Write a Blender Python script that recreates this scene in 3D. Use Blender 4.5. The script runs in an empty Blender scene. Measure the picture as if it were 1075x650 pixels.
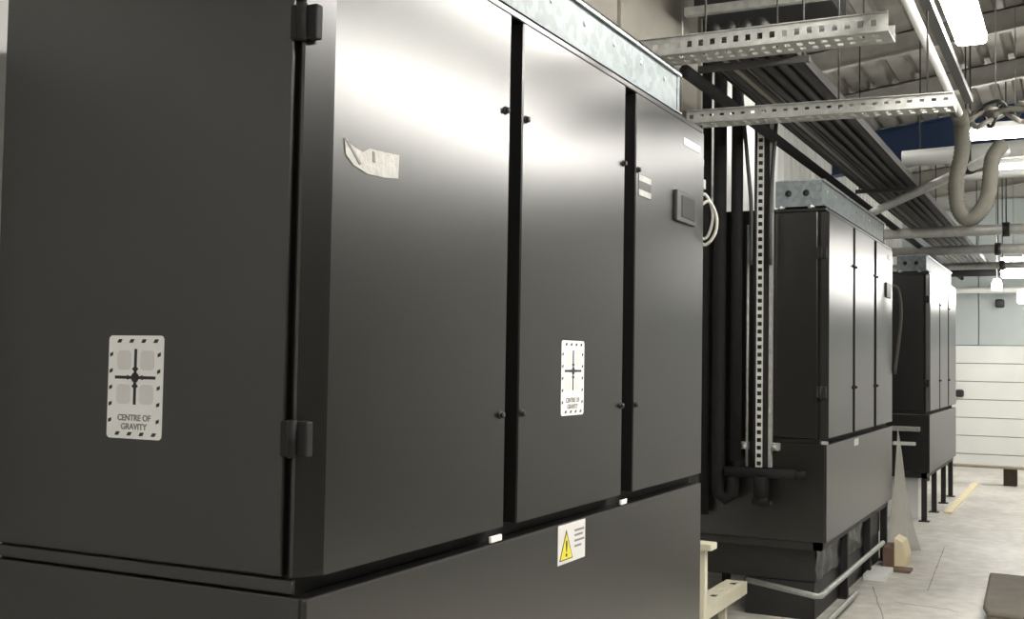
import bpy, bmesh, math, random
from mathutils import Vector, Matrix
random.seed(7)
PI = math.pi
S = bpy.context.scene
COL = S.collection

# ------------------------------------------------------------------ camera
cam = bpy.data.cameras.new('camera')
co = bpy.data.objects.new('camera', cam); COL.objects.link(co)
YAW, PITCH, ROLL, FPX, HC = 0.4661, 0.0445, 0.0163, 1193.6, 1.5108
fw = Vector((-math.sin(YAW)*math.cos(PITCH), math.cos(YAW)*math.cos(PITCH), math.sin(PITCH)))
r0 = Vector((math.cos(YAW), math.sin(YAW), 0)); u0 = r0.cross(fw)
rr = math.cos(ROLL)*r0 + math.sin(ROLL)*u0
uu = -math.sin(ROLL)*r0 + math.cos(ROLL)*u0
co.matrix_world = Matrix(((rr.x, uu.x, -fw.x, 0), (rr.y, uu.y, -fw.y, 0), (rr.z, uu.z, -fw.z, HC), (0, 0, 0, 1)))
cam.sensor_width = 36; cam.lens = FPX/1075*36
cam.clip_start = 0.05
S.camera = co

# ------------------------------------------------------------------ world, exposure
w = bpy.data.worlds.new('world'); S.world = w; w.use_nodes = True
w.node_tree.nodes['Background'].inputs[0].default_value = (0.8, 0.85, 0.9, 1)
w.node_tree.nodes['Background'].inputs[1].default_value = 0.05
S.view_settings.view_transform = 'Standard'; S.view_settings.look = 'None'
S.view_settings.exposure = 0.0; S.view_settings.gamma = 1.0
S.view_settings.use_curve_mapping = False
LAMP = 68.0

# ------------------------------------------------------------------ materials
def mat(name, color, rough=0.5, metal=0.0, var=0.0, vscale=8.0, bump=0.0, bscale=60.0, spec=0.5, alpha=1.0, spangle=False, stretch=(1,1,1)):
    m = bpy.data.materials.new(name); m.use_nodes = True
    nt = m.node_tree; b = nt.nodes['Principled BSDF']
    b.inputs['Base Color'].default_value = (*color, 1)
    b.inputs['Roughness'].default_value = rough; b.inputs['Metallic'].default_value = metal
    b.inputs['Specular IOR Level'].default_value = spec
    b.inputs['Alpha'].default_value = alpha
    tc = nt.nodes.new('ShaderNodeTexCoord'); mp = nt.nodes.new('ShaderNodeMapping')
    mp.inputs['Scale'].default_value = stretch
    nt.links.new(tc.outputs['Object'], mp.inputs['Vector'])
    if var:
        if spangle:
            t = nt.nodes.new('ShaderNodeTexVoronoi'); out = t.outputs['Color']
        else:
            t = nt.nodes.new('ShaderNodeTexNoise'); t.inputs['Detail'].default_value = 6; out = t.outputs['Fac']
        t.inputs['Scale'].default_value = vscale
        nt.links.new(mp.outputs[0], t.inputs['Vector'])
        mr = nt.nodes.new('ShaderNodeMapRange')
        mr.inputs['From Min'].default_value = 0.25; mr.inputs['From Max'].default_value = 0.75
        mr.inputs['To Min'].default_value = 1-var; mr.inputs['To Max'].default_value = 1+var
        nt.links.new(out, mr.inputs['Value'])
        mx = nt.nodes.new('ShaderNodeVectorMath'); mx.operation = 'SCALE'
        mx.inputs[0].default_value = color
        nt.links.new(mr.outputs[0], mx.inputs['Scale'])
        nt.links.new(mx.outputs[0], b.inputs['Base Color'])
    if bump:
        n = nt.nodes.new('ShaderNodeTexNoise'); n.inputs['Scale'].default_value = bscale; n.inputs['Detail'].default_value = 4
        nt.links.new(mp.outputs[0], n.inputs['Vector'])
        bp = nt.nodes.new('ShaderNodeBump'); bp.inputs['Strength'].default_value = bump; bp.inputs['Distance'].default_value = 0.02
        nt.links.new(n.outputs['Fac'], bp.inputs['Height']); nt.links.new(bp.outputs[0], b.inputs['Normal'])
    return m
def emit(name, color, s):
    m = bpy.data.materials.new(name); m.use_nodes = True
    nt = m.node_tree; nt.nodes.remove(nt.nodes['Principled BSDF'])
    e = nt.nodes.new('ShaderNodeEmission'); e.inputs[0].default_value = (*color, 1); e.inputs[1].default_value = s
    nt.links.new(e.outputs[0], nt.nodes['Material Output'].inputs[0]); return m
M = {}
M['cab'] = mat('powder_coat_black', (0.0055, 0.0055, 0.0047), 0.275, 0, 0.06, 3, 0.0, 400, 0.5)
M['cab'].node_tree.nodes['Principled BSDF'].inputs['IOR'].default_value = 1.76
M['core'] = mat('recess_black', (0.006, 0.006, 0.006), 0.7)
M['black'] = mat('black_plastic', (0.010, 0.010, 0.010), 0.5)
M['foam'] = mat('black_pipe_foam', (0.007, 0.007, 0.007), 0.85, 0, 0.2, 20, 0.2, 80, 0.25)
M['film'] = mat('black_film', (0.03, 0.03, 0.03), 0.3, 0, 0, 1, 0.35, 7)
M['galv'] = mat('galvanised_steel', (0.55, 0.58, 0.58), 0.38, 0.85, 0.22, 60, 0.03, 200, spangle=True)
M['galvd'] = mat('dull_galvanised_steel', (0.36, 0.365, 0.345), 0.5, 0.5, 0.2, 30)
M['trunk'] = mat('bluish_galvanised_sheet', (0.165, 0.190, 0.198), 0.5, 0.1, 0.14, 35, 0.04, 60, spec=0.3, spangle=True)
M['white'] = mat('white_coated_sheet', (0.70, 0.71, 0.69), 0.45, 0, 0.04, 2)
M['endgrey'] = mat('grey_coated_sheet', (0.42, 0.47, 0.47), 0.4, 0, 0.12, 1.2)
M['deck'] = mat('galvanised_roof_deck', (0.30, 0.285, 0.255), 0.5, 0.3, 0.3, 3)
M['purlin'] = mat('galvanised_purlin', (0.34, 0.33, 0.30), 0.45, 0.4, 0.15, 8)
M['blue'] = mat('navy_painted_steel', (0.012, 0.035, 0.10), 0.45, 0, 0.15, 5)
M['ladder'] = mat('brownish_ladder_steel', (0.045, 0.043, 0.04), 0.5, 0.3, 0.2, 12)
M['crack'] = mat('dark_crack', (0.27, 0.255, 0.23), 0.8)
M['galvl'] = mat('light_galvanised_pipe', (0.58, 0.58, 0.55), 0.4, 0.25, 0.12, 20)
CRACKS = [(-1.10, 7.70, -.70, 7.62), (-1.30, 8.15, -1.02, 6.9), (-1.05, 10.2, -.95, 8.2)]
M['duct'] = mat('grey_duct_sheet', (0.26, 0.245, 0.215), 0.5, 0.2, 0.15, 4)
M['sticker'] = mat('white_vinyl', (0.85, 0.85, 0.84), 0.5)
M['stickgrey'] = mat('pale_grey_print', (0.70, 0.69, 0.68), 0.5)
M['ink'] = mat('black_print', (0.02, 0.02, 0.02), 0.6)
M['inkgrey'] = mat('grey_print', (0.22, 0.21, 0.21), 0.6)
M['yellow'] = mat('yellow_print', (0.75, 0.66, 0.04), 0.5)
M['tape'] = mat('torn_tape', (0.48, 0.47, 0.44), 0.5, 0, 0.15, 30, 0.3, 40)
M['cream'] = mat('cream_painted_steel', (0.62, 0.59, 0.46), 0.45, 0, 0.06, 6)
M['screen'] = mat('dark_display', (0.012, 0.013, 0.012), 0.5, spec=0.2)
M['bezel'] = mat('grey_bezel', (0.05, 0.052, 0.05), 0.45, spec=0.3)
M['cable'] = mat('pale_cable', (0.50, 0.49, 0.44), 0.5)
M['hose'] = mat('beige_flexible_hose', (0.085, 0.081, 0.066), 0.85, 0, 0.12, 40)
M['card'] = mat('cardboard', (0.25, 0.19, 0.12), 0.8, 0, 0.15, 6)
M['cardtop'] = mat('dirty_board', (0.13, 0.115, 0.09), 0.75, 0, 0.2, 7)
M['foamcream'] = mat('pale_packing', (0.75, 0.66, 0.44), 0.7, 0, 0.1, 9)
M['brick'] = mat('brown_offcut', (0.16, 0.10, 0.07), 0.8, 0, 0.2, 12)
M['wood'] = mat('dark_timber', (0.035, 0.025, 0.018), 0.8, 0, 0.3, 12)
M['plank'] = mat('weathered_plank', (0.30, 0.26, 0.20), 0.8, 0, 0.2, 10)
M['bag'] = mat('translucent_polythene', (0.62, 0.61, 0.56), 0.3, 0, 0, 1, 0.6, 14, alpha=0.55)
M['plaster'] = mat('plain_wall', (0.42, 0.42, 0.40), 0.7)
M['darkwall'] = mat('dark_grey_wall', (0.10, 0.10, 0.095), 0.7)
M['tube'] = emit('lamp_diffuser', (1.0, 0.965, 0.90), LAMP)
M['tubefar'] = emit('far_lamp_diffuser', (1.0, 0.97, 0.92), LAMP*0.8)
M['tubelow'] = emit('low_lamp_diffuser', (1.0, 0.97, 0.92), LAMP*0.32)
M['rooflight'] = mat('white_deck_sheet', (0.75, 0.75, 0.72), 0.5, 0, 0.05, 3)
def floor_mat():
    m = mat('worn_concrete', (0.5, 0.48, 0.44), 0.42, 0, 0, 1, 0.05, 30)
    nt = m.node_tree; b = nt.nodes['Principled BSDF']
    tc = nt.nodes.new('ShaderNodeTexCoord')
    n1 = nt.nodes.new('ShaderNodeTexNoise'); n1.inputs['Scale'].default_value = 0.9; n1.inputs['Detail'].default_value = 8
    n2 = nt.nodes.new('ShaderNodeTexNoise'); n2.inputs['Scale'].default_value = 9; n2.inputs['Detail'].default_value = 8
    for n in (n1, n2): nt.links.new(tc.outputs['Object'], n.inputs['Vector'])
    mx = nt.nodes.new('ShaderNodeMix'); mx.inputs[0].default_value = 0.45
    nt.links.new(n1.outputs['Fac'], mx.inputs[2]); nt.links.new(n2.outputs['Fac'], mx.inputs[3])
    cr = nt.nodes.new('ShaderNodeValToRGB')
    cr.color_ramp.elements[0].position = 0.34; cr.color_ramp.elements[0].color = (0.36, 0.34, 0.30, 1)
    cr.color_ramp.elements[1].position = 0.62; cr.color_ramp.elements[1].color = (0.66, 0.64, 0.59, 1)
    nt.links.new(mx.outputs[0], cr.inputs[0]); nt.links.new(cr.outputs[0], b.inputs['Base Color'])
    return m
M['floor'] = floor_mat()

# ------------------------------------------------------------------ mesh helpers
def add_box(bm, a, b, bev=0.0):
    x0, y0, z0 = [min(p, q) for p, q in zip(a, b)]; x1, y1, z1 = [max(p, q) for p, q in zip(a, b)]
    t = bmesh.new()
    bmesh.ops.create_cube(t, size=1)
    for v in t.verts:
        v.co = Vector((x0+(v.co.x+.5)*(x1-x0), y0+(v.co.y+.5)*(y1-y0), z0+(v.co.z+.5)*(z1-z0)))
    if bev: bmesh.ops.bevel(t, geom=list(t.edges), offset=bev, segments=2, affect='EDGES', profile=0.5)
    merge(bm, t)
def merge(bm, t):
    me = bpy.data.meshes.new('tmp'); t.to_mesh(me); t.free(); bm.from_mesh(me); bpy.data.meshes.remove(me)
def add_prism(bm, pts, axis, a, b):
    """pts: 2D outline; axis: 0,1,2 = extrusion axis, the outline lies in the other two in order"""
    def P(p, t):
        q = list(p); q.insert(axis, t); return q
    v0 = [bm.verts.new(P(p, a)) for p in pts]; v1 = [bm.verts.new(P(p, b)) for p in pts]
    n = len(pts)
    fs = [bm.faces.new(v0), bm.faces.new(v1)]
    for i in range(n): fs.append(bm.faces.new((v0[i], v0[(i+1) % n], v1[(i+1) % n], v1[i])))
    bmesh.ops.recalc_face_normals(bm, faces=fs)
def smooth_path(pts, n=6):
    P = [Vector(p) for p in pts]
    if len(P) < 3: return P
    out = []
    for i in range(len(P)-1):
        p0 = P[max(i-1, 0)]; p1 = P[i]; p2 = P[i+1]; p3 = P[min(i+2, len(P)-1)]
        for k in range(n):
            t = k/n
            out.append(0.5*((2*p1)+(p2-p0)*t+(2*p0-5*p1+4*p2-p3)*t*t+(3*p1-p0-3*p2+p3)*t**3))
    out.append(P[-1]); return out
def add_tube(bm, pts, r, seg=10, ripple=0.0, smooth=True):
    P = smooth_path(pts) if (smooth and len(pts) > 2) else [Vector(p) for p in pts]
    if ripple:
        Q = []
        for a, b in zip(P, P[1:]):
            k = max(2, int((b-a).length/0.012))
            Q += [a.lerp(b, i/k) for i in range(k)]
        P = Q+[P[-1]]
    rings = []; N = len(P); side = None
    for i, p in enumerate(P):
        d = (P[min(i+1, N-1)]-P[max(i-1, 0)]).normalized()
        if side is None:
            side = d.orthogonal().normalized()
        side = (side-d*side.dot(d)).normalized(); up = d.cross(side)
        rad = r*(1+(ripple if i % 2 else -ripple))
        rings.append([bm.verts.new(p+(side*math.cos(2*PI*k/seg)+up*math.sin(2*PI*k/seg))*rad) for k in range(seg)])
    fs = []
    for a, b in zip(rings, rings[1:]):
        for k in range(seg): fs.append(bm.faces.new((a[k], a[(k+1) % seg], b[(k+1) % seg], b[k])))
    fs.append(bm.faces.new(rings[0])); fs.append(bm.faces.new(rings[-1]))
    for f in fs: f.smooth = True
    bmesh.ops.recalc_face_normals(bm, faces=fs)
def add_perf(bm, o, u, v, length, rows, hole, pitch, thick):
    """perforated sheet: o origin, u along, v across; rows = list of (v0, v1, perforated)"""
    o, u, v = Vector(o), Vector(u).normalized(), Vector(v).normalized(); n = u.cross(v)*thick
    cuts = [0.0]; k = 0
    while (k+1)*pitch <= length+1e-6:
        s = k*pitch+(pitch-hole)/2; cuts += [s, s+hole]; k += 1
    cuts.append(length)
    def quad(a, b, c, d):
        A = o+u*a+v*c; B = o+u*b+v*c; C_ = o+u*b+v*d; D = o+u*a+v*d
        lo = [bm.verts.new(p) for p in (A, B, C_, D)]; hi = [bm.verts.new(p+n) for p in (A, B, C_, D)]
        fs = [bm.faces.new(lo), bm.faces.new(hi)]
        for i in range(4): fs.append(bm.faces.new((lo[i], lo[(i+1) % 4], hi[(i+1) % 4], hi[i])))
        bmesh.ops.recalc_face_normals(bm, faces=fs)
    for v0, v1, perf in rows:
        if not perf: quad(0, length, v0, v1)
        else:
            for i in range(0, len(cuts)-1, 2):
                if cuts[i+1]-cuts[i] > 1e-5: quad(cuts[i], cuts[i+1], v0, v1)
def obj(name, bm, m, parent=None, smooth_angle=False):
    me = bpy.data.meshes.new(name); bm.to_mesh(me); bm.free()
    me.materials.append(m)
    o = bpy.data.objects.new(name, me); COL.objects.link(o)
    if parent:
        o.parent = parent; o.matrix_parent_inverse = Matrix.Identity(4)
        par = parent; off = Vector((0, 0, 0))
        while par: off += par.location; par = par.parent
        me.transform(Matrix.Translation(-off))
    return o
def box(name, a, b, m, parent=None, bev=0.0):
    bm = bmesh.new(); add_box(bm, a, b, bev); return obj(name, bm, m, parent)
def tube(name, pts, r, m, parent=None, **k):
    bm = bmesh.new(); add_tube(bm, pts, r, **k); return obj(name, bm, m, parent)
def thing(name, label, cat, loc=(0, 0, 0), group=None):
    o = bpy.data.objects.new(name, None); COL.objects.link(o); o.location = loc
    o.empty_display_size = 0.1
    o['label'] = label; o['category'] = cat
    if group: o['group'] = group
    return o
def tag(o, label, cat, group=None):
    o['label'] = label; o['category'] = cat
    if group: o['group'] = group
    # move origin to its bounding centre base
    me = o.data
    xs = [v.co for v in me.vertices]
    c = Vector(((min(v.x for v in xs)+max(v.x for v in xs))/2, (min(v.y for v in xs)+max(v.y for v in xs))/2, min(v.z for v in xs)))
    me.transform(Matrix.Translation(-c)); o.location = c
    return o
def struct(o): o['kind'] = 'structure'; return o
def copy_tree(o, parent=None):
    c = o.copy(); COL.objects.link(c)
    if parent: c.parent = parent
    for ch in list(o.children): copy_tree(ch, c)
    return c

# ------------------------------------------------------------------ setting
XL, XR, YB, YE = -2.6, 3.6, -5.0, 19.0
SL = 0.13
def zp(x): return 3.92+SL*(x-XL)           # underside of purlins
floor = struct(box('floor', (XL-.2, YB-.2, -.2), (XR+.2, YE+.2, 0), M['floor']))
bm = bmesh.new()                           # a crack and a saw cut in the slab
wl = struct(box('wall_left', (XL-.15, YB, 0), (XL-.03, YE, zp(XL)+.2), M['plaster']))
y = YB
while y < YE-.01:                          # ribbed white cladding sheets, 1 m each
    bm = bmesh.new(); y1 = min(y+1.0, YE)
    prof = []
    yy = y+.004
    n = 4; st = (y1-y-.008)/n
    for k in range(n):
        a = yy+k*st
        prof += [(XL, a), (XL, a+st*.62), (XL+.022, a+st*.70), (XL+.022, a+st*.92)]
    prof += [(XL, y1-.004), (XL-.028, y1-.004), (XL-.028, yy)]
    add_prism(bm, prof, 2, 0, zp(XL)+.02)
    obj('wall_panel', bm, M['white'], wl); y = y1
struct(box('wall_right', (XR, 9.0, 0), (XR+.15, YE, zp(XR)+.3), M['white']))  # unseen wall: far part white to brighten cabinet reflections, near part dark to dim them
struct(box('wall_right', (XR, YB, 0), (XR+.15, 9.0, zp(XR)+.3), M['darkwall']))
struct(box('wall_back', (XL-.15, YB-.15, 0), (XR+.15, YB, zp(XR)+.3), M['darkwall']))
we = struct(box('wall_end', (XL-.15, YE+.03, 0), (XR+.15, YE+.15, zp(XR)+.3), M['plaster']))
x = XL
while x < XR-.01:
    x1 = min(x+1.15, XR)
    box('wall_panel', (x+.006, YE-.03, 1.86), (x1-.006, YE+.029, zp(x)+.05), M['endgrey'], we, 0.006); x = x1
box('plinth', (XL, YE-.05, 0), (XR, YE+.029, 0.175), M['white'], we, 0.004)
d1 = struct(box('door_1', (XL, YE-.0, 0.18), (XR, YE+.028, 1.855), M['core']))
for k in range(6):
    z0 = .185+k*.279
    box('door_panel', (XL+.01, YE-.05, z0), (XR-.01, YE-.001, z0+.271), M['white'], d1, 0.008)
bm = bmesh.new(); add_box(bm, (-1.78, YE-.14, 1.05), (-1.66, YE-.05, 1.17), .03); obj('handle', bm, M['black'], d1)

# roof: sheets with ribs along the room, laid on the slope
ceil = bmesh.new()
add_prism(ceil, [(XL-.15, zp(XL)+.30-.02), (XR+.15, zp(XR)+.30), (XR+.15, zp(XR)+.36), (XL-.15, zp(XL)+.36)], 1, YB, YE)
ceil = struct(obj('ceiling', ceil, M['deck']))
x = XL
i = 0
while x < XR-.05:
    x1 = min(x+1.03, XR); prof = []
    n = 5; st = (x1-x-.006)/n
    for k in range(n):
        a = x+.003+k*st
        for (t, dz) in ((0, .20), (.55, .20), (.65, .245), (.9, .245)):
            prof.append((a+st*t, zp(a+st*t)+dz))
    prof += [(x1-.003, zp(x1)+.20), (x1-.003, zp(x1)+.27), (x+.003, zp(x)+.27)]
    bm = bmesh.new(); add_prism(bm, prof, 1, YB, YE)
    obj('roof_sheet', bm, M['deck'], ceil); x = x1; i += 1
def purlin(y, depth=.20, m='purlin'):
    bm = bmesh.new()
    for (dy0, dy1, dz0, dz1) in ((0, .012, 0, depth), (-.07, .012, 0, .012), (0, .08, depth-.012, depth)):
        zz = .199-depth
        pr = [(XL, zp(XL)+zz+dz0), (XR, zp(XR)+zz+dz0), (XR, zp(XR)+zz+dz1), (XL, zp(XL)+zz+dz1)]
        add_prism(bm, pr, 1, y+dy0, y+dy1)
    return struct(obj('roof_purlin', bm, M[m]))
for y in (-1.0, 1.2, 3.4, 5.6, 7.7, 9.76, 11.4, 14.95, 16.4, 17.8): purlin(y)
bm = bmesh.new()                           # the navy main beam
for (a, b, c, d) in ((13.30, 13.50, -.22, -.20), (13.39, 13.41, -.20, .185), (13.30, 13.50, .185, .199)):
    add_prism(bm, [(XL, zp(XL)+c), (XR, zp(XR)+c), (XR, zp(XR)+d), (XL, zp(XL)+d)], 1, a, b)
struct(obj('roof_beam', bm, M['blue']))
bm = bmesh.new()
for (a, b, c, d) in ((6.05, 6.2, -.02, 0), (6.11, 6.13, 0, .185), (6.05, 6.2, .185, .199)):
    add_prism(bm, [(XL, zp(XL)+c), (XR, zp(XR)+c), (XR, zp(XR)+d), (XL, zp(XL)+d)], 1, a, b)
struct(obj('roof_beam', bm, M['purlin']))

# ------------------------------------------------------------------ cooling cabinets
W, D, ZB, ZJ, ZD, ZT = 2.55, 0.89, 0.4736, 1.043, 1.080, 2.4436
XF = -1.345
Y1, Y2, Y3 = 1.803, 6.794, 11.778
def make_cabinet(Y):
    t = thing('cooling_cabinet', '', 'cabinet', (XF-D/2, Y+W/2, ZB))
    xb = XF-D; c = M['cab']
    box('core_frame', (xb+.02, Y+.022, ZB+.005), (XF-.045, Y+W-.02, ZT-.012), M['core'], t)
    box('roof_plate', (xb+.005, Y+.006, ZT-.02), (XF-.004, Y+W-.004, ZT), c, t, .004)
    box('side_panel', (xb, Y, ZD), (XF-.058, Y+.021, ZT-.022), c, t, .004)
    box('side_panel', (xb, Y+W-.021, ZD), (XF-.045, Y+W, ZT-.022), c, t, .004)
    box('side_rail', (xb+.01, Y+.012, ZJ+.004), (XF-.04, Y+.021, ZD-.008), c, t)
    bm = bmesh.new(); add_box(bm, (xb, Y, ZB), (XF-.012, Y+.022, ZJ), .004)
    obj('lower_side_panel', bm, c, t)
    box('lower_side_panel', (xb, Y+W-.022, ZB), (XF-.012, Y+W, ZJ), c, t, .004)
    box('lower_front_panel', (XF-.044, Y+.004, ZB), (XF, Y+W-.002, ZJ), c, t, .005)
    ds = [(Y+.006, Y+.842), (Y+.917, Y+1.680), (Y+1.782, Y+W-.002)]
    for k, (a, b) in enumerate(ds):
        bm = bmesh.new()
        if k == 0: prof = [(XF-.034, a), (XF-.004, a+.047), (XF, a+.054), (XF, b-.004), (XF-.004, b), (XF-.042, b), (XF-.042, a)]
        else: prof = [(XF-.004, a), (XF, a+.004), (XF, b-.004), (XF-.004, b), (XF-.042, b), (XF-.042, a)]
        add_prism(bm, prof, 2, ZD, ZT-.024)
        d = obj('door', bm, c, t)
        kn = []
        if k in (0, 1): kn.append(b-.03 if k == 0 else a+.017)
        if k == 1: kn.append(b-.017)
        if k == 2: kn.append(a+.017)
        for ky in kn:
            for kz in (1.369, 2.161):
                kb = bmesh.new()
                add_tube(kb, [(XF-.002, ky, kz), (XF+.004, ky, kz)], .011, 12, smooth=False)
                add_tube(kb, [(XF+.004, ky, kz), (XF+.012, ky, kz)], .008, 10, smooth=False)
                obj('knob', kb, M['black'], d)
        if k == 0:
            for hz in (1.35, 2.175):
                hb = bmesh.new()
                add_box(hb, (XF-.062, Y-.010, hz-.035), (XF-.040, Y+.008, hz+.035), .004)
                add_box(hb, (XF-.030, Y+.000, hz-.035), (XF-.004, Y+.022, hz+.035), .004)
                add_tube(hb, [(XF-.036, Y-.004, hz-.037), (XF-.036, Y-.004, hz+.037)], .010, 10, smooth=False)
                obj('hinge', hb, M['core'], d)
    return t
cab1 = make_cabinet(Y1)
cab2 = copy_tree(cab1); cab2.location.y += Y2-Y1
cab3 = copy_tree(cab1); cab3.location.y += Y3-Y1
cab1['label'] = 'nearest tall black cooling cabinet with white stickers and display'
cab2['label'] = 'middle black cooling cabinet standing behind the black pipes and vertical tray'
cab3['label'] = 'farthest black cooling cabinet in front of the white panelled door'
for o in (cab1, cab2, cab3): o['group'] = 'black cooling cabinets in a row'

def text(parent, s, size, pos, m):
    """flat print on a +X face (faces +X) when ax='f', or on a -Y face when ax='s'"""
    o_, ax, bold = pos
    cu = bpy.data.curves.new('txt', 'FONT'); cu.body = s; cu.size = size; cu.align_x = 'CENTER'; cu.align_y = 'CENTER'
    cu.offset = bold; cu.extrude = 0.0004
    ob = bpy.data.objects.new('txt', cu); COL.objects.link(ob)
    dg = bpy.context.evaluated_depsgraph_get(); dg.update()
    me = bpy.data.meshes.new_from_object(ob.evaluated_get(dg))
    bpy.data.objects.remove(ob)
    if ax == 's': R = Matrix(((1, 0, 0, o_[0]), (0, 0, -1, o_[1]), (0, 1, 0, o_[2]), (0, 0, 0, 1)))
    else: R = Matrix(((0, 0, 1, o_[0]), (1, 0, 0, o_[1]), (0, 1, 0, o_[2]), (0, 0, 0, 1)))
    me.transform(R)
    bm = bmesh.new(); bm.from_mesh(me); bpy.data.meshes.remove(me)
    return obj('lettering', bm, m, parent)
def sticker(parent, u0, z0, w_, h, plane, ax, label):
    """centre-of-gravity sticker; u0, z0 = lower left corner in the face"""
    def P(u, z, n):
        return (u0+u*w_, plane-n, z0+z*h) if ax == 's' else (plane+n, u0+u*w_, z0+z*h)
    def pl(bm, pts, n0, n1):
        f = [bm.verts.new(P(u, z, n0)) for u, z in pts]; g = [bm.verts.new(P(u, z, n1)) for u, z in pts]
        fs = [bm.faces.new(f), bm.faces.new(g)]
        for i in range(len(pts)): fs.append(bm.faces.new((f[i], f[(i+1) % len(pts)], g[(i+1) % len(pts)], g[i])))
        bmesh.ops.recalc_face_normals(bm, faces=fs)
    def rr_(cx, cz, a, b, rad, k=4):
        out = []
        for (sx, sz, st) in ((1, 1, 0), (-1, 1, 1), (-1, -1, 2), (1, -1, 3)):
            for i in range(k+1):
                an = (st+i/k)*PI/2
                out.append((cx+sx*(a-rad)+math.cos(an)*rad, cz+sz*(b-rad*w_/h)+math.sin(an)*rad*w_/h))
        return out
    bm = bmesh.new(); pl(bm, rr_(.5, .5, .5, .5, .06), -.0005, .0012)
    s = obj('sticker', bm, M['sticker'], parent); s['label'] = label
    bm = bmesh.new()
    for cx, cz in ((.29, .76), (.71, .76), (.29, .43), (.71, .43)):
        pl(bm, rr_(cx, cz, .125, .095, .06), .0013, .0016)
    obj('grey_print', bm, M['stickgrey'], s)['kind'] = 'stuff'
    bm = bmesh.new()
    pl(bm, [(.13, .578), (.13, .608), (.87, .608), (.87, .578)], .0017, .002)
    pl(bm, [(.475, .33), (.525, .33), (.525, .87), (.475, .87)], .0017, .002)
    for sg in (1, -1):
        pl(bm, [(.5, .593+sg*.045), (.56, .593+sg*.085), (.5, .593+sg*.115), (.44, .593+sg*.085)], .002, .0023)
        pl(bm, [(.5+sg*.08, .593), (.5+sg*.13, .618), (.5+sg*.18, .593), (.5+sg*.13, .568)], .002, .0023)
    pl(bm, [(.5+.07*math.cos(a), .593+.07*w_/h*math.sin(a)) for a in [i*PI/8 for i in range(16)]], .0021, .0024)
    for k in range(4):
        for cz in (.945, .045): pl(bm, [(.15+k*.22, cz-.015), (.22+k*.22, cz-.015), (.25+k*.22, cz+.02), (.18+k*.22, cz+.02)], .0013, .0017)
    for k in range(5):
        for cu in (.055, .925): pl(bm, [(cu-.03, .15+k*.16), (cu+.025, .165+k*.16), (cu+.025, .20+k*.16), (cu-.03, .185+k*.16)], .0013, .0017)
    obj('black_print', bm, M['ink'], s)['kind'] = 'stuff'
    for tx, zz in (('CENTRE OF', .20), ('GRAVITY', .115)):
        c = P(.5, zz, .0016); text(s, tx, w_*.115, (c, ax, .0004), M['inkgrey'])
    return s
sticker(cab1, -1.877, 1.331, .156, .219, Y1, 's', 'white centre of gravity sticker')
sticker(cab1, 2.995, 1.352, .165, .219, XF, 'f', 'white centre of gravity sticker on the middle door')
# warning label on the lower front panel
wl_ = box('warning_label', (XF-.0005, 2.988, .925), (XF+.0015, 3.185, 1.038), M['stickgrey'], cab1); wl_['label'] = 'white label with yellow warning triangle'
bm = bmesh.new(); add_prism(bm, [(2.998, .935), (3.092, .935), (3.045, 1.022)], 0, XF+.0015, XF+.0022); obj('black_print', bm, M['ink'], wl_)
bm = bmesh.new(); add_prism(bm, [(3.004, .938), (3.086, .938), (3.045, 1.012)], 0, XF+.0022, XF+.0026); obj('yellow_print', bm, M['yellow'], wl_)
text(wl_, '!', .065, ((XF+.0030, 3.045, .965), 'f', .001), M['ink'])
bm = bmesh.new()
for z, l in ((1.012, .07), (.998, .06), (.982, .072), (.966, .05)): add_box(bm, (XF+.0015, 3.105, z-.003), (XF+.002, 3.105+l, z+.003))
obj('small_print', bm, M['inkgrey'], wl_)['kind'] = 'stuff'
# torn tape on the first door
bm = bmesh.new()
tp = [(1.898, 1.957), (1.935, 1.945), (1.965, 1.940), (1.99, 1.952), (2.02, 1.953), (2.106, 1.957), (2.104, 1.905), (2.05, 1.899), (1.985, 1.897), (1.935, 1.907), (1.905, 1.925)]
add_prism(bm, tp, 0, XF-.0005, XF+.0018)
tape = obj('torn_tape', bm, M['tape'], cab1); tape['label'] = 'torn scrap of pale tape'
bm = bmesh.new(); add_prism(bm, [(1.898, 1.957), (1.907, 1.957), (1.960, 1.914), (1.953, 1.911)], 0, XF+.0018, XF+.003)
add_prism(bm, [(2.000, 1.948), (2.009, 1.948), (2.012, 1.925), (2.003, 1.925)], 0, XF+.0018, XF+.003)
obj('black_print', bm, M['inkgrey'], tape)['kind'] = 'stuff'
# third door: display, badge, small label
dp = box('display_panel', (XF-.001, 3.985, 2.035), (XF+.014, 4.205, 2.150), M['bezel'], cab1, .004); dp['label'] = 'grey bezel with dark screen'
box('screen', (XF+.0141, 4.035, 2.053), (XF+.016, 4.185, 2.134), M['screen'], dp)
bm = bmesh.new(); add_box(bm, (XF-.001, 4.095, 2.335), (XF+.003, 4.29, 2.362), .001); bd = obj('badge', bm, M['sticker'], cab1); bd['label'] = 'white badge strip'
lb = box('small_label', (XF-.001, 3.610, 2.075), (XF+.0015, 3.735, 2.150), M['bezel'], cab1); lb['label'] = 'small two-band label'
for z in (2.128, 2.078): box('label_band', (XF+.0016, 3.612, z), (XF+.002, 3.733, z+.020), M['galvd'], lb)
for ty, l in ((2.575, .06), (3.485, .05)):
    box('latch_tab', (XF-.006, ty, 1.046), (XF+.002, ty+l, 1.062), M['sticker'], cab1, .002)
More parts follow.
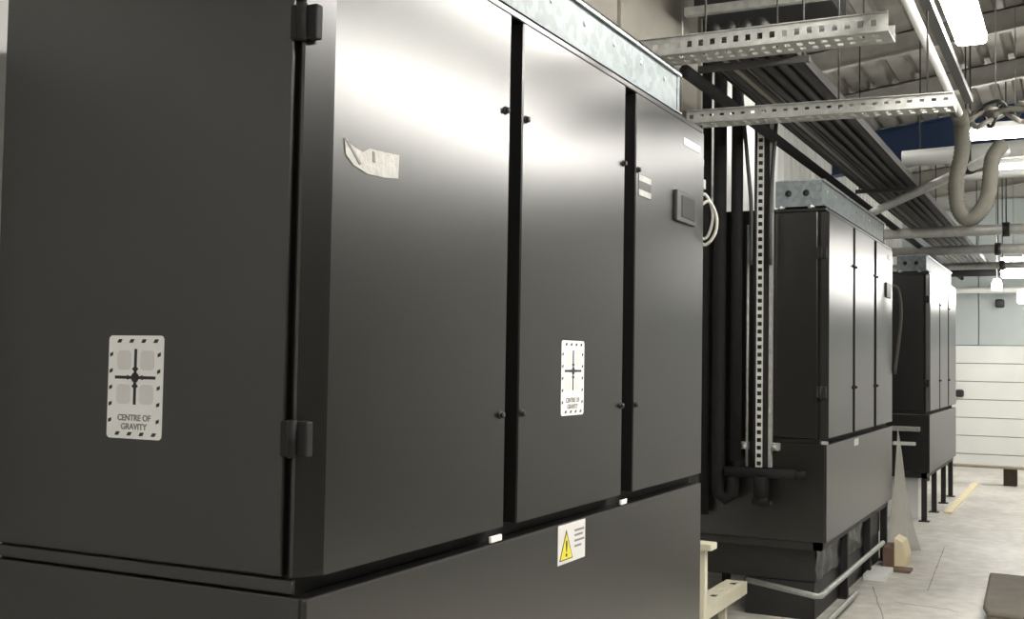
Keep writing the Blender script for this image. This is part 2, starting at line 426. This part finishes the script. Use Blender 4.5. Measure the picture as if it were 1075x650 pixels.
# small details on the middle and far cabinets
box('badge', (XF-.001, Y2+2.29, 2.335), (XF+.003, Y2+2.48, 2.362), M['sticker'], cab2)
box('small_label', (XF-.001, Y2+.9, .985), (XF+.0015, Y2+1.05, 1.03), M['stickgrey'], cab2)
box('display_panel', (XF-.001, Y2+2.18, 2.035), (XF+.014, Y2+2.40, 2.150), M['bezel'], cab2, .004)
for X in (XF-.03,):
    box('latch_tab', (X, Y2-.008, 1.046), (X+.04, Y2+.002, 1.066), M['galv'], cab2, .002)

# ------------------------------------------------------------------ stands
def make_stand(Y, label, grp='steel stands under the cabinets'):
    t = thing('steel_stand', label, 'stand', (XF-D/2, Y+W/2, 0), grp)
    for x in (XF-.055, XF-D+.05):
        for dy in (.045, .87, 1.75, W-.05):
            if Y == Y2 and dy < .1 and x > -1.6: continue
            bm = bmesh.new(); add_box(bm, (x-.025, Y+dy-.025, .008), (x+.025, Y+dy+.025, ZB-.052), .003)
            l = obj('leg', bm, M['black'], t)
            bm = bmesh.new(); add_box(bm, (x-.05, Y+dy-.05, 0), (x+.05, Y+dy+.05, .010), .003); obj('foot_plate', bm, M['black'], l)
    bm = bmesh.new()
    for x in (XF-.08, XF-D+.02): add_box(bm, (x, Y+.015, ZB-.05), (x+.05, Y+W-.015, ZB-.002))
    for dy in (.015, W-.065): add_box(bm, (XF-D+.02, Y+dy, ZB-.05), (XF-.03, Y+dy+.05, ZB-.002))
    obj('top_frame', bm, M['black'], t)
    return t
st1 = make_stand(Y1, 'black steel stand under the nearest cabinet')
st2 = make_stand(Y2, 'black steel stand with a duct and pale rail under the middle cabinet')
st3 = make_stand(Y3, 'black legged steel stand under the farthest cabinet')
# plenum under the middle cabinet
pl_ = thing('air_plenum', 'black box plenum in crumpled black film under the middle cabinet', 'duct', (-1.75, 8.0, 0))
box('upper_box', (-2.13, 6.875, .226), (-1.425, 9.26, ZB-.055), M['black'], pl_, .006)
box('lower_box', (-1.85, 6.885, .0), (-1.430, 9.25, .224), M['black'], pl_, .006)
for a, b in ((6.885, 7.60), (7.73, 8.46)):
    bm = bmesh.new()
    nx, nz = 22, 8
    V = [[bm.verts.new((-1.415+.010*math.sin(i*.6+j*.4)*math.sin(i*.3-j*.5)+random.uniform(-.0015, .0015), a+(b-a)*i/nx, .235+.175*j/nz)) for j in range(nz+1)] for i in range(nx+1)]
    for i in range(nx):
        for j in range(nz): bm.faces.new((V[i][j], V[i+1][j], V[i+1][j+1], V[i][j+1])).smooth = True
    f = obj('film_sheet', bm, M['film'], pl_)
# pale rail bent round the stand
rail = tube('pipe_rail', [(-1.80, 6.765, .222), (-1.40, 6.53, .222), (-1.345, 6.495, .222), (-1.318, 6.52, .222), (-1.318, 7.0, .222), (-1.318, 8.72, .222)], .017, M['galvd'], smooth=False)
tag(rail, 'pale galvanised rail wrapping the corner of the middle stand', 'rail')
r2 = tube('floor_pipe', [(-1.318, 6.2, .045), (-1.318, 7.62, .045)], .017, M['galvd'], smooth=False)
tag(r2, 'short pale pipe lying on the floor under the bent rail', 'pipe')

# ------------------------------------------------------------------ trunking on the cabinets
def make_trunk(Y, label):
    a, b = Y+.0, Y+2.315
    t = thing('cable_trunking', label, 'trunking', (-1.5, Y+1.15, ZT), 'galvanised trunkings on the cabinets')
    m = M['trunk']; z0, z1 = ZT+.012, ZT+.163
    bm = bmesh.new()
    add_box(bm, (-1.380, a, z0), (-1.376, b, z1)); add_box(bm, (-1.380, a, z0), (-1.362, b, z0+.006)); add_box(bm, (-1.380, b-.022, z0), (-1.372, b, z1))
    obj('front_web', bm, m, t)
    bm = bmesh.new(); add_box(bm, (-1.652, a, z1+.002), (-1.362, b, z1+.008)); add_box(bm, (-1.368, a, z1-.006), (-1.362, b, z1+.008))
    obj('lid', bm, M['galv'], t)
    bm = bmesh.new(); add_box(bm, (-1.652, a, z0), (-1.648, b, z1)); obj('rear_web', bm, m, t)
    # end plates with two holes
    for ye in (a-.004, b):
        pb = bmesh.new()
        add_box(pb, (-1.652, ye, z0-.002), (-1.376, ye+.004, z1+.002))
        e = obj('end_plate', pb, m, t)
        for hx in (-1.575, -1.470):
            hb = bmesh.new(); add_tube(hb, [(hx, ye-.002, z0+.078), (hx, ye+.006, z0+.078)], .020, 14, smooth=False); obj('hole', hb, M['core'], e)
    for fx in (-1.62, -1.44):
        for fy in (a+.01, (a+b)/2, b-.04):
            fb = bmesh.new(); add_box(fb, (fx-.02, fy-.02, ZT), (fx+.02, fy+.02, z0), .002); add_tube(fb, [(fx, fy-.024, ZT+.008), (fx, fy-.03, ZT+.008)], .014, 8, smooth=False)
            obj('foot', fb, M['galv'], t)
    bm = bmesh.new()
    for k in range(9):
        yy = a+.15+k*.25
        add_tube(bm, [(-1.377, yy, z0+.10), (-1.372, yy, z0+.10)], .009, 8, smooth=False)
    s_ = obj('screw_heads', bm, M['galv'], t); s_['kind'] = 'stuff'
    return t
make_trunk(Y1, 'bluish galvanised trunking on top of the nearest cabinet')
make_trunk(Y2, 'galvanised trunking with two-hole end plate on top of the middle cabinet')
make_trunk(Y3, 'galvanised trunking on top of the farthest cabinet')

# ------------------------------------------------------------------ perforated trays across the aisle
def x_tray(label, x0, x1, Y, z0, z1, width, hgt, pitch, hole):
    """perforated U-tray along X, slightly tilted from z0 to z1"""
    L = math.hypot(x1-x0, z1-z0); u = Vector((x1-x0, 0, z1-z0)).normalized(); v = Vector((0, 0, 1))
    t = thing('perforated_tray', label, 'cable tray', ((x0+x1)/2, Y, (z0+z1)/2), 'perforated trays over the nearest cabinet')
    o = Vector((x0, Y, z0))
    for dy, nm in ((0, 'side_flange'), (width, 'side_flange')):
        bm = bmesh.new()
        add_perf(bm, o+Vector((0, dy, 0)), u, v, L, [(0, hgt*.32, False), (hgt*.32, hgt*.68, True), (hgt*.68, hgt, False)], hole, pitch, .002)
        obj(nm, bm, M['galvd'], t)
    bm = bmesh.new()
    ww = width
    rows = [(0.003, ww*.22, False), (ww*.22, ww*.42, True), (ww*.42, ww*.58, False), (ww*.58, ww*.78, True), (ww*.78, ww, False)]
    add_perf(bm, o, u, Vector((0, 1, 0)), L, rows, hole, pitch, .002); obj('base', bm, M['galvd'], t)
    bm = bmesh.new()
    add_box(bm, (x0, Y-.012, z0+hgt-.002), (x0+.002, Y, z0+hgt))
    fl = []
    p = [o+Vector((0, -.012, hgt)), o+Vector((0, 0, hgt)), o+u*L+Vector((0, 0, hgt)), o+u*L+Vector((0, -.012, hgt))]
    bm.free(); bm = bmesh.new()
    lo = [bm.verts.new(q) for q in p]; hi = [bm.verts.new(q+Vector((0, 0, .003))) for q in p]
    bm.faces.new(lo); bm.faces.new(hi)
    for i in range(4): bm.faces.new((lo[i], lo[(i+1) % 4], hi[(i+1) % 4], hi[i]))
    bmesh.ops.recalc_face_normals(bm, faces=list(bm.faces)); obj('rolled_edge', bm, M['galvd'], t)
    for xx in (x0+.62, x1-.1):                # hanger rods up to the roof
        if xx < x0: continue
        zz = z0+(xx-x0)/(x1-x0)*(z1-z0)
        tube('hanger_rod', [(xx, Y+width*.5, zz), (xx, Y+width*.5, zp(xx)+.2)], .004, M['ladder'], t, seg=6, smooth=False)
    return t
x_tray('upper pale perforated tray crossing above the trunking, its end cut free', -1.66, -.62, 4.2, 2.715, 2.715, .17, .066, .046, .020)
x_tray('lower pale perforated tray just above the display door corner', -1.50, -.44, 4.6, 2.527, 2.510, .12, .05, .044, .018)

# ------------------------------------------------------------------ vertical tray and pipes in front of the middle cabinet
vt = thing('vertical_cable_tray', 'tall vertical perforated cable tray before the middle cabinet side', 'cable tray', (-1.72, 6.74, .9))
yv = 6.73
bm = bmesh.new(); add_box(bm, (-1.772, yv+.045, .90), (-1.66, yv+.048, 3.30)); obj('back_web', bm, M['ladder'], vt)  # dark steel here stands in for shade inside the tray
bm = bmesh.new(); add_box(bm, (-1.674, yv-.0, .90), (-1.656, yv+.045, 3.30), .002); obj('side_flange', bm, M['galvd'], vt)
bm = bmesh.new(); add_perf(bm, (-1.704, yv-.012, .90), (0, 0, 1), (-1, 0, 0), 2.4, [(0, .007, False), (.007, .033, True), (.033, .040, False)], .024, .046, .004)
obj('perforated_strip', bm, M['galvl'], vt)  # lighter steel paints in the light this strip catches
bm = bmesh.new()
for k, x in enumerate((-1.765, -1.748)): add_tube(bm, [(x, yv+.03, .88), (x+.002, yv+.028, 2.0), (x, yv+.03, 3.3)], .009, 8)
cb = obj('cables', bm, M['black'], vt)
cd = tube('conduit', [(-1.805, 6.745, .90), (-1.805, 6.745, 2.35)], .009, M['galvd'], seg=8, smooth=False); tag(cd, 'thin pale conduit left of the vertical tray', 'conduit')
for k, x in enumerate((-1.83, -1.645)):
    bm = bmesh.new(); add_box(bm, (x-.012, 6.735, 1.0), (x+.03, 6.794, 1.045), .003); add_tube(bm, [(x+.01, 6.735, 1.02), (x+.01, 6.72, 1.02)], .016, 10, smooth=False)
    obj('wall_bracket', bm, M['galvd'], vt)
p1 = thing('insulated_pipe', 'left black insulated pipe, vertical with a bottom elbow', 'pipe', (-1.965, 6.66, .70), 'black insulated pipes between the cabinets')
tube('lagging', [(-1.968, 6.70, 3.9), (-1.968, 6.70, 2.0), (-1.968, 6.70, .80), (-1.962, 6.70, .735), (-1.92, 6.70, .705), (-1.878, 6.70, .735), (-1.872, 6.70, .80), (-1.870, 6.70, .84)], .039, M['foam'], p1, seg=14, smooth=False)
p2 = tube('insulated_pipe', [(-1.865, 6.71, 3.9), (-1.865, 6.71, .93)], .035, M['foam'], seg=14, smooth=False)
tag(p2, 'right black insulated pipe running straight down to the tee', 'pipe', 'black insulated pipes between the cabinets')
p3 = thing('pipe_tee', 'black insulated horizontal pipe with a stub valve below the vertical tray', 'pipe', (-1.68, 6.70, .85))
bm = bmesh.new(); add_tube(bm, [(-1.915, 6.68, .868), (-1.50, 6.68, .868)], .032, 14, smooth=False)
add_tube(bm, [(-1.54, 6.68, .868), (-1.44, 6.68, .872)], .024, 12, smooth=False); obj('crossbar', bm, M['foam'], p3)
bm = bmesh.new(); add_tube(bm, [(-1.70, 6.68, .85), (-1.70, 6.68, .70)], .045, 14, smooth=False); add_tube(bm, [(-1.745, 6.66, .705), (-1.655, 6.66, .705)], .028, 12, smooth=False)
obj('stub_valve', bm, M['foam'], p3)
p4 = tube('insulated_pipe', [(-2.06, 6.72, 3.9), (-2.06, 6.72, .6)], .03, M['foam'], seg=12, smooth=False)
tag(p4, 'black insulated pipe partly hidden beyond the display cabinet edge', 'pipe', 'black insulated pipes between the cabinets')
# dark drooping cables beside the vertical tray
for k, (x0, xm) in enumerate(((-1.80, -1.775), (-1.64, -1.66))):
    c_ = tube('black_cable', [(x0-.06+.10*k, 6.70, 3.35), (x0, 6.69, 2.75), (xm, 6.695, 2.45), (xm, 6.70, 2.1)], .012, M['black'], seg=8)
    tag(c_, ('black cable curving down on the left of the vertical tray', 'black cable curving down on the right of the vertical tray')[k], 'cable')
# pale cable coil hanging off the far edge of the nearest cabinet
cc = tube('cable_coil', [(-1.375, 4.357, 2.15), (-1.36, 4.40, 2.19), (-1.335, 4.41, 2.155), (-1.325, 4.41, 2.09), (-1.345, 4.41, 2.02), (-1.375, 4.40, 2.005), (-1.35, 4.40, 1.985), (-1.315, 4.41, 2.03), (-1.31, 4.41, 2.10), (-1.34, 4.40, 2.16), (-1.375, 4.357, 2.12)], .0065, M['cable'], seg=8)
tag(cc, 'pale cable loops hanging beside the display door edge', 'cable')
# bracket with bolts on top corner
bk = thing('pipe_clamp', 'small pale clamp with dark bolt beyond the badge corner', 'clamp', (-1.46, 4.66, 2.25))
bm = bmesh.new(); add_box(bm, (-1.50, 4.645, 2.345), (-1.443, 4.673, 2.382), .004); add_box(bm, (-1.471, 4.645, 2.25), (-1.434, 4.673, 2.292), .004); add_box(bm, (-1.457, 4.66, 2.25), (-1.448, 4.67, 2.53)); obj('plate', bm, M['galvd'], bk)
bm = bmesh.new(); add_tube(bm, [(-1.457, 4.63, 2.316), (-1.457, 4.67, 2.316)], .014, 8, smooth=False); add_box(bm, (-1.464, 4.64, 2.283), (-1.443, 4.668, 2.354)); obj('bolt', bm, M['black'], bk)

# grey duct above the nearest cabinet and loop of cable
dk = thing('air_duct', 'grey sheet duct above and behind the nearest trunking', 'duct', (-2.2, 4, 2.8))
for k in range(4):
    a = 1.2+k*1.25
    bm = bmesh.new(); add_box(bm, (-2.55, a, 2.80), (-1.95, a+1.245, 3.55), .004); obj('duct_section', bm, M['duct'], dk)
    bm = bmesh.new(); add_box(bm, (-2.57, a+1.225, 2.78), (-1.93, a+1.25, 3.57), .002); obj('joint_flange', bm, M['duct'], dk)
for yy in (2.0, 4.4, 5.8):
    tube('hanger_rod', [(-1.92, yy, 2.78), (-1.92, yy, zp(-1.92)+.2)], .006, M['galvd'], dk, seg=6, smooth=False)
lp = tube('looped_cable', [(-1.52, 3.3, 2.62), (-1.62, 3.55, 2.75), (-1.60, 3.75, 2.79), (-1.58, 3.95, 2.76), (-1.57, 4.05, 2.66), (-1.55, 4.08, 2.62)], .011, M['cable'], seg=8)
tag(lp, 'pale cable arching up from the nearest trunking', 'cable')

# ------------------------------------------------------------------ overhead runs along the room
ld = thing('cable_ladder', 'dark cable ladder running lengthwise above the cabinets', 'cable tray', (-1.34, 10, 2.9))
LX0, LX1, LZ = -1.545, -1.150, 2.90
for x in (LX0, LX1):
    bm = bmesh.new(); add_box(bm, (x-.004, 4.75, LZ), (x+.004, 18.5, LZ+.06)); add_box(bm, (x-.012, 4.75, LZ), (x+.012, 18.5, LZ+.006)); obj('side_rail', bm, M['ladder'], ld)
for k in range(6):                        # dark longitudinal slats and lagged cables on them
    x = LX0+.03+k*.067
    box('slat', (x-.014, 4.75, LZ+.010), (x+.014, 18.5, LZ+.022), (M['ladder'], M['black'])[k % 2], ld)
    if 1 < k < 6: tube('ladder_cable', [(x-.034, 4.7, LZ+.050), (x-.034, 18.5, LZ+.050)], .028, M['black'], ld, seg=10, smooth=False)
box('cover_plate', (LX0+.02, 4.75, LZ+.024), (LX0+.115, 18.5, LZ+.028), M['duct'], ld)
for yy in (5.1, 9.2, 14.4, 17.8):
    bm = bmesh.new()
    for x in (LX0-.03, LX1+.03): add_tube(bm, [(x, yy, LZ-.03), (x, yy, zp(x)+.05)], .006, 6, smooth=False)
    add_box(bm, (LX0-.06, yy-.015, LZ-.03), (LX1+.06, yy+.015, LZ-.001)); obj('trapeze_hanger', bm, M['ladder'], ld)
bp_ = tube('black_pipe', [(-1.64, 5.0, 2.86), (-1.64, 18.4, 2.86)], .03, M['foam'], seg=10, smooth=False); tag(bp_, 'thin black pipe left of the cable ladder', 'pipe')
gp_ = tube('grey_pipe', [(-1.74, 7.0, 2.95), (-1.74, 18.4, 2.95)], .022, M['galvd'], seg=10, smooth=False); tag(gp_, 'thin grey pipe left of the black overhead pipe', 'pipe')
# black box duct near the top of the frame
bd_ = thing('dark_duct', 'black duct with grey bottom rails crossing near the roof', 'duct', (-1.2, 5.6, 3.3))
box('duct_body', (-1.78, 5.56, 3.315), (-1.1, 6.02, 3.60), M['black'], bd_, .004)
for yy in (5.52, 6.02): box('bottom_rail', (-1.82, yy, 3.285), (-1.05, yy+.04, 3.33), M['galvd'], bd_, .003)
for xx in (-1.7, -1.2): tube('hanger_rod', [(xx, 5.79, 3.6), (xx, 5.79, zp(xx)+.19)], .006, M['galvd'], bd_, seg=6, smooth=False)
# conduit and hanging hose
cdt = tube('long_conduit', [(-.575, .5, 2.90), (-.60, 6.62, 2.90)], .020, M['white'], seg=10, smooth=False); tag(cdt, 'pale conduit running toward the hanging flexible hose', 'conduit')
bm = bmesh.new(); add_box(bm, (-.555, .5, 2.905), (-.515, 6.4, 2.935)); dch = obj('shade_strip', bm, M['bezel']); tag(dch, 'dark strip standing in for the shaded right side of the pale conduit', 'strip')  # dark strip painting in the shadow side of the conduit
hs = tube('flexible_hose', [(-.605, 6.60, 2.90), (-.60, 6.72, 2.86), (-.60, 6.75, 2.72), (-.63, 6.75, 2.55), (-.62, 6.75, 2.40), (-.575, 6.75, 2.335), (-.52, 6.75, 2.36), (-.47, 6.76, 2.45), (-.455, 6.78, 2.58), (-.445, 6.80, 2.68), (-.40, 6.85, 2.76)], .042, M['hose'], seg=12, ripple=.045)
tag(hs, 'beige corrugated flexible hose hanging in a U loop', 'hose')
# cable tangle at right
for k in range(5):
    random.seed(40+k)
    pts = [(-.58+.06*i+random.uniform(-.03, .03), 6.85+random.uniform(-.08, .08)+.02*k, 2.93+random.uniform(-.06, .07)) for i in range(9)]
    c_ = tube('tangled_cable', pts, .010+.004*(k % 3), (M['black'], M['duct'], M['hose'])[k % 3], seg=7)
    tag(c_, ('thin black cable in the tangle right of the long conduit', 'brown-grey cable in the front of the cable tangle', 'thick beige cable in the tangle right of the long conduit', 'second black cable at the back of the cable tangle', 'brown-grey cable at the back of the cable tangle')[k], 'cable', 'tangled cables right of the long conduit')
# cross pipes deeper in the room
def xpipe(name, label, a, b, r, m, cat='pipe', clamps=()):
    t = thing(name, label, cat, ((a[0]+b[0])/2, (a[1]+b[1])/2, (a[2]+b[2])/2))
    A, B = Vector(a), Vector(b)
    tube('pipe_run', [a, b], r, m, t, seg=14, smooth=False)
    d = (B-A).normalized()
    for c in clamps:
        p = A.lerp(B, c); bm = bmesh.new(); add_tube(bm, [p-d*.03, p+d*.03], r*1.35, 14, smooth=False); add_tube(bm, [p+Vector((0, 0, r)), (p.x, p.y, zp(p.x)+.2)], .006, 6, smooth=False)
        obj('clamp', bm, M['black'], t)
    return t
xpipe('diagonal_pipe', 'slanting pale pipe passing behind the hanging hose', (-1.60, 9.77, 2.775), (-.42, 7.49, 2.831), .032, M['galvl'], clamps=(.8,))
xpipe('cross_pipe', 'large galvanised pipe crossing above the middle cabinet far end', (-2.2, 11.55, 2.80), (1.8, 11.5, 2.82), .05, M['galvl'], clamps=(.39,))
xpipe('cross_pipe', 'galvanised pipe crossing just before the farthest trunking', (-2.3, 13.4, 2.80), (1.8, 13.3, 2.81), .05, M['galvl'], clamps=(.36,))
xpipe('cross_pipe', 'grey pipe crossing close under the second pipe', (-2.4, 15.2, 2.77), (1.8, 15.2, 2.79), .045, M['galvd'], clamps=(.36,))
xpipe('cross_pipe', 'dark pipe crossing near the end wall top', (-2.5, 16.6, 2.80), (1.8, 16.6, 2.80), .05, M['foam'])
xpipe('cross_pipe', 'pale pipe along the grey end wall top', (-2.5, 18.2, 2.66), (1.8, 18.2, 2.67), .045, M['white'])
xpipe('cross_pipe', 'bright galvanised duct pipe behind the hose, right edge', (-1.25, 9.2, 3.12), (1.8, 9.2, 3.22), .065, M['white'], clamps=(.15,))
xpipe('cross_pipe', 'lower pale pipe behind the hose bend', (-.85, 8.6, 2.86), (1.8, 8.6, 2.92), .03, M['white'])
fx = box('wall_camera', (-1.20, YE-.20, 2.44), (-1.08, YE-.03, 2.56), M['black'], None, .02); tag(fx, 'small dark device on the grey end wall', 'camera')

# ------------------------------------------------------------------ lamps
def lamp(label, c, length, axis='y', m=None, wd=.13, dz=.02):
    t = thing('batten_lamp', label, 'lamp', c, 'fluorescent batten lamps'); x, y, z = c
    def bx(n, du0, du1, dw, z0, z1, mm, bev):
        if axis == 'y': return box(n, (x-dw, y+du0, z+z0), (x+dw, y+du1, z+z1), mm, t, bev)
        return box(n, (x+du0, y-dw, z+z0), (x+du1, y+dw, z+z1), mm, t, bev)
    h = length/2
    bx('housing', -h, h, wd*.42, .045, .085, M['white'], .004)
    bx('diffuser', -h+.01, h-.01, wd*.5, -dz, .043, m or M['tube'], .015)
    for s in (-h*.7, h*.7):
        p = (x, y+s) if axis == 'y' else (x+s, y)
        tube('hanger_rod', [(p[0], p[1], z+.085), (p[0], p[1], zp(p[0])+.2)], .004, M['galvd'], t, seg=6, smooth=False)
    return t
lamp('glaring batten lamp nearest overhead, beside the pale conduit', (-.455, 4.83, 3.02), 1.55)
lamp('batten lamp at the right edge beyond the tangled cables', (-.215, 7.25, 3.12), .75, 'y', M['tubelow'], .10)
lamp('bright batten lamp crossing behind the hanging hose', (-.1, 7.95, 3.02), 1.15, 'x', M['tubelow'], .07)
lamp('thin bright batten lamp below and behind the hose', (-.05, 9.38, 3.02), 1.15, 'x', M['tubelow'], .06)
lamp('round-glowing far lamp above the farthest pipes', (-.80, 15.9, 2.88), .30, 'y', None, .28, .20)
lamp('small far lamp near the end wall top', (-1.02, 16.3, 2.60), .12, 'y', None, .12, .06)
lamp('far lamp at the right edge before the grey end wall', (-.70, 16.9, 2.50), .3, 'y', None, .20, .10)
for xx, yy, lb_ in ((-.12, 14.2, 'first'), (-.12, 17.3, 'second'), (.9, 16.2, 'third')):
    lamp('added off-frame low lamp at the far end of the aisle, %s from the left' % lb_, (xx, yy, 2.66), 1.5, 'y', M['tubelow'], .2, .05)  # off-frame lamps added to brighten reflections in the farther cabinet fronts
lamp('added lamp brightening the white ribbed wall behind the black pipes', (-2.12, 9.6, 3.62), 1.5, 'y', M['tubelow'])  # added only to brighten the wall between the pipes
for yy, lb_ in ((-1.6, 'added unseen behind the viewer as fill'), (3.23, 'above the nearest cabinet')):
    lamp('batten lamp in the first row over the aisle, '+lb_, (-.455, yy, 3.02), 1.55)  # the one behind the viewer is added to light the cabinet side
for yy, lb_ in ((-2.6, 'added unseen behind the viewer as fill'), (2.0, 'added unseen before the nearest cabinet as fill'), (4.5, 'beside the nearest cabinet doors'), (6.1, 'beside the nearest cabinet'), (12.6, 'beside the farthest cabinet')):
    lamp('batten lamp in the second row over the aisle, '+lb_, (.35, yy, 2.84), 1.55)  # lamps behind the viewer and before the cabinet are added, unseen fill

# ------------------------------------------------------------------ things on the floor
ct = thing('cream_floor_tray', 'cream perforated floor tray running to the middle stand', 'cable tray', (-1.83, 5.9, 0))
bm = bmesh.new(); add_perf(bm, (-1.79, 4.9, .222), (0, 1, 0), (-1, 0, 0), 1.8, [(0, .030, False), (.030, .068, True), (.068, .12, False)], .065, .20, .004); obj('top_flange', bm, M['cream'], ct)
bm = bmesh.new(); add_box(bm, (-1.79, 4.9, .155), (-1.785, 6.70, .226)); obj('side_flange', bm, M['cream'], ct)
bm = bmesh.new()
for yy in (5.05, 6.4): add_box(bm, (-1.87, yy, 0), (-1.83, yy+.04, .222))
obj('support_leg', bm, M['cream'], ct)
box('dark_backing', (-1.90, 4.9, .15), (-1.795, 6.68, .20), M['black'], ct, .01)  # black strip added under the tray so its holes look dark
ps = thing('cream_post', 'cream steel post with capped top just past the nearest cabinet', 'post', (-1.72, 5.45, 0))
bm = bmesh.new(); add_box(bm, (-1.70, 5.43, 0.01), (-1.655, 5.475, .60), .004); obj('shaft', bm, M['cream'], ps)
bm = bmesh.new(); add_box(bm, (-1.73, 5.40, .60), (-1.615, 5.50, .635), .006); obj('cap', bm, M['cream'], ps)
bm = bmesh.new(); add_box(bm, (-1.74, 5.39, 0), (-1.61, 5.51, .01), .002); obj('base_plate', bm, M['cream'], ps)
# carton at bottom right
bx = thing('flat_carton', 'low brown-topped carton on the floor at the lower right', 'box', (-.3, 7.7, 0))
bm = bmesh.new(); add_prism(bm, [(-.495, 7.06), (-.1, 7.0), (-.02, 8.30), (-.545, 8.33)], 2, 0, .10); obj('body', bm, M['plank'], bx)
bm = bmesh.new(); add_prism(bm, [(-.53, 7.20), (-.50, 7.035), (-.08, 6.98), (0, 8.34), (-.575, 8.37)], 2, .10, .135); l_ = obj('lid', bm, M['cardtop'], bx)
md = l_.modifiers.new('bev', 'BEVEL'); md.width = .015; md.segments = 2
# polythene sheet leaning on the middle cabinet end
bm = bmesh.new(); n = 16; V = []
for i in range(n+1):
    t = i/n; row = []
    for j in range(9):
        s = j/8
        top = Vector((-1.30, 9.33, 1.02)); bl = Vector((-1.40, 9.40, .02)); br = Vector((-1.20, 9.78, .02))
        p = top.lerp(bl.lerp(br, s), t) + Vector((.03*math.sin(9*s+4*t), .03*math.cos(7*s+6*t), 0))*t
        row.append(bm.verts.new(p+Vector((0, .01*s, 0))))
    V.append(row)
for i in range(n):
    for j in range(8): bm.faces.new((V[i][j], V[i+1][j], V[i+1][j+1], V[i][j+1])).smooth = True
bg = obj('plastic_sheet', bm, M['bag']); tag(bg, 'grey translucent polythene sheet draped off the middle cabinet end', 'plastic sheet')
sm = bg.modifiers.new('thick', 'SOLIDIFY'); sm.thickness = .002
pk = thing('packing_carton', 'small torn carton with pale packing beside the middle stand', 'box', (-1.28, 9.1, 0))
bm = bmesh.new(); add_box(bm, (-1.36, 8.98, 0), (-1.28, 9.25, .15), .004); obj('carton', bm, M['brick'], pk)
bm = bmesh.new(); add_prism(bm, [(-1.279, 0), (-1.20, 0), (-1.19, .08), (-1.22, .19), (-1.279, .22)], 1, 9.0, 9.26); obj('packing', bm, M['foamcream'], pk)
ob = box('offcut', (-1.40, 8.35, 0), (-1.25, 8.75, .045), M['white'], None, .006); tag(ob, 'white flat offcut on the floor at the middle stand legs', 'offcut')
bb = box('brown_block', (-1.28, 8.80, 0), (-1.14, 8.96, .02), M['brick'], None, .004); tag(bb, 'flat brown scrap on the floor before the small carton', 'scrap')
# plank on dark blocks by the end door
pb_ = thing('plank_bench', 'long low plank on dark blocks before the white door', 'bench', (-.6, 16.05, 0))
box('plank', (-2.2, 15.98, .215), (1.6, 16.14, .245), M['plank'], pb_, .004)
for x in (-2.0, -.93, .9): box('block', (x, 15.98, 0), (x+.16, 16.14, .215), M['wood'], pb_, .004)
for (xa, ya, xb, yb) in CRACKS:
    dx, dy = xb-xa, yb-ya; L = math.hypot(dx, dy); nx_, ny_ = -dy/L*.004, dx/L*.004
    cm = bmesh.new(); N = 14; lo = []; hi = []
    for i in range(N+1):
        q = i/N; j = random.uniform(-.018, .018); wv = random.uniform(.5, 1.3)
        lo.append((xa+dx*q+nx_*(wv)+ny_*j, ya+dy*q+ny_*wv+j)); hi.append((xa+dx*q-nx_*wv+ny_*j, ya+dy*q-ny_*wv+j))
    add_prism(cm, lo+hi[::-1], 2, .0002, .0012); obj('crack', cm, M['crack'], floor)
lt = box('timber_lath', (-1.30, 12.6, 0), (-1.22, 16.0, .02), M['foamcream'], None, .002); tag(lt, 'pale timber lath lying on the floor past the farthest stand', 'lath')
sc = box('dark_scrap', (-.05, 10.4, 0), (.12, 10.55, .06), M['wood'], None, .01); tag(sc, 'small dark lump on the floor at the right edge', 'scrap')
# brackets on the side of the farthest cabinet
vb = thing('side_bracket', 'grey pipe bracket on the farthest cabinet side', 'bracket', (-1.55, 11.7, .9))
bm = bmesh.new(); add_box(bm, (-1.70, 11.66, .88), (-1.43, 11.777, .925), .006); obj('shelf_bar', bm, M['galvd'], vb)
bm = bmesh.new(); add_box(bm, (-1.68, 11.70, .74), (-1.47, 11.777, .775), .008); obj('pipe_clip', bm, M['white'], vb)
cp = tube('thin_cable', [(XF-.015, Y2+W+.001, 2.15), (XF+.03, Y2+W+.10, 2.12), (XF+.05, Y2+W+.12, 1.9), (XF+.01, Y2+W+.06, 1.45)], .012, M['hose'], seg=8)
tag(cp, 'thin grey cable arching off the middle cabinet far edge', 'cable')
wb = box('white_stand_in', (-2.10, 11.95, 0), (-1.47, 12.5, .41), M['white'], None, .01); tag(wb, 'added white block standing in for the bright view under the farthest cabinet', 'crate')  # added block in place of the lit wall and floor seen beneath
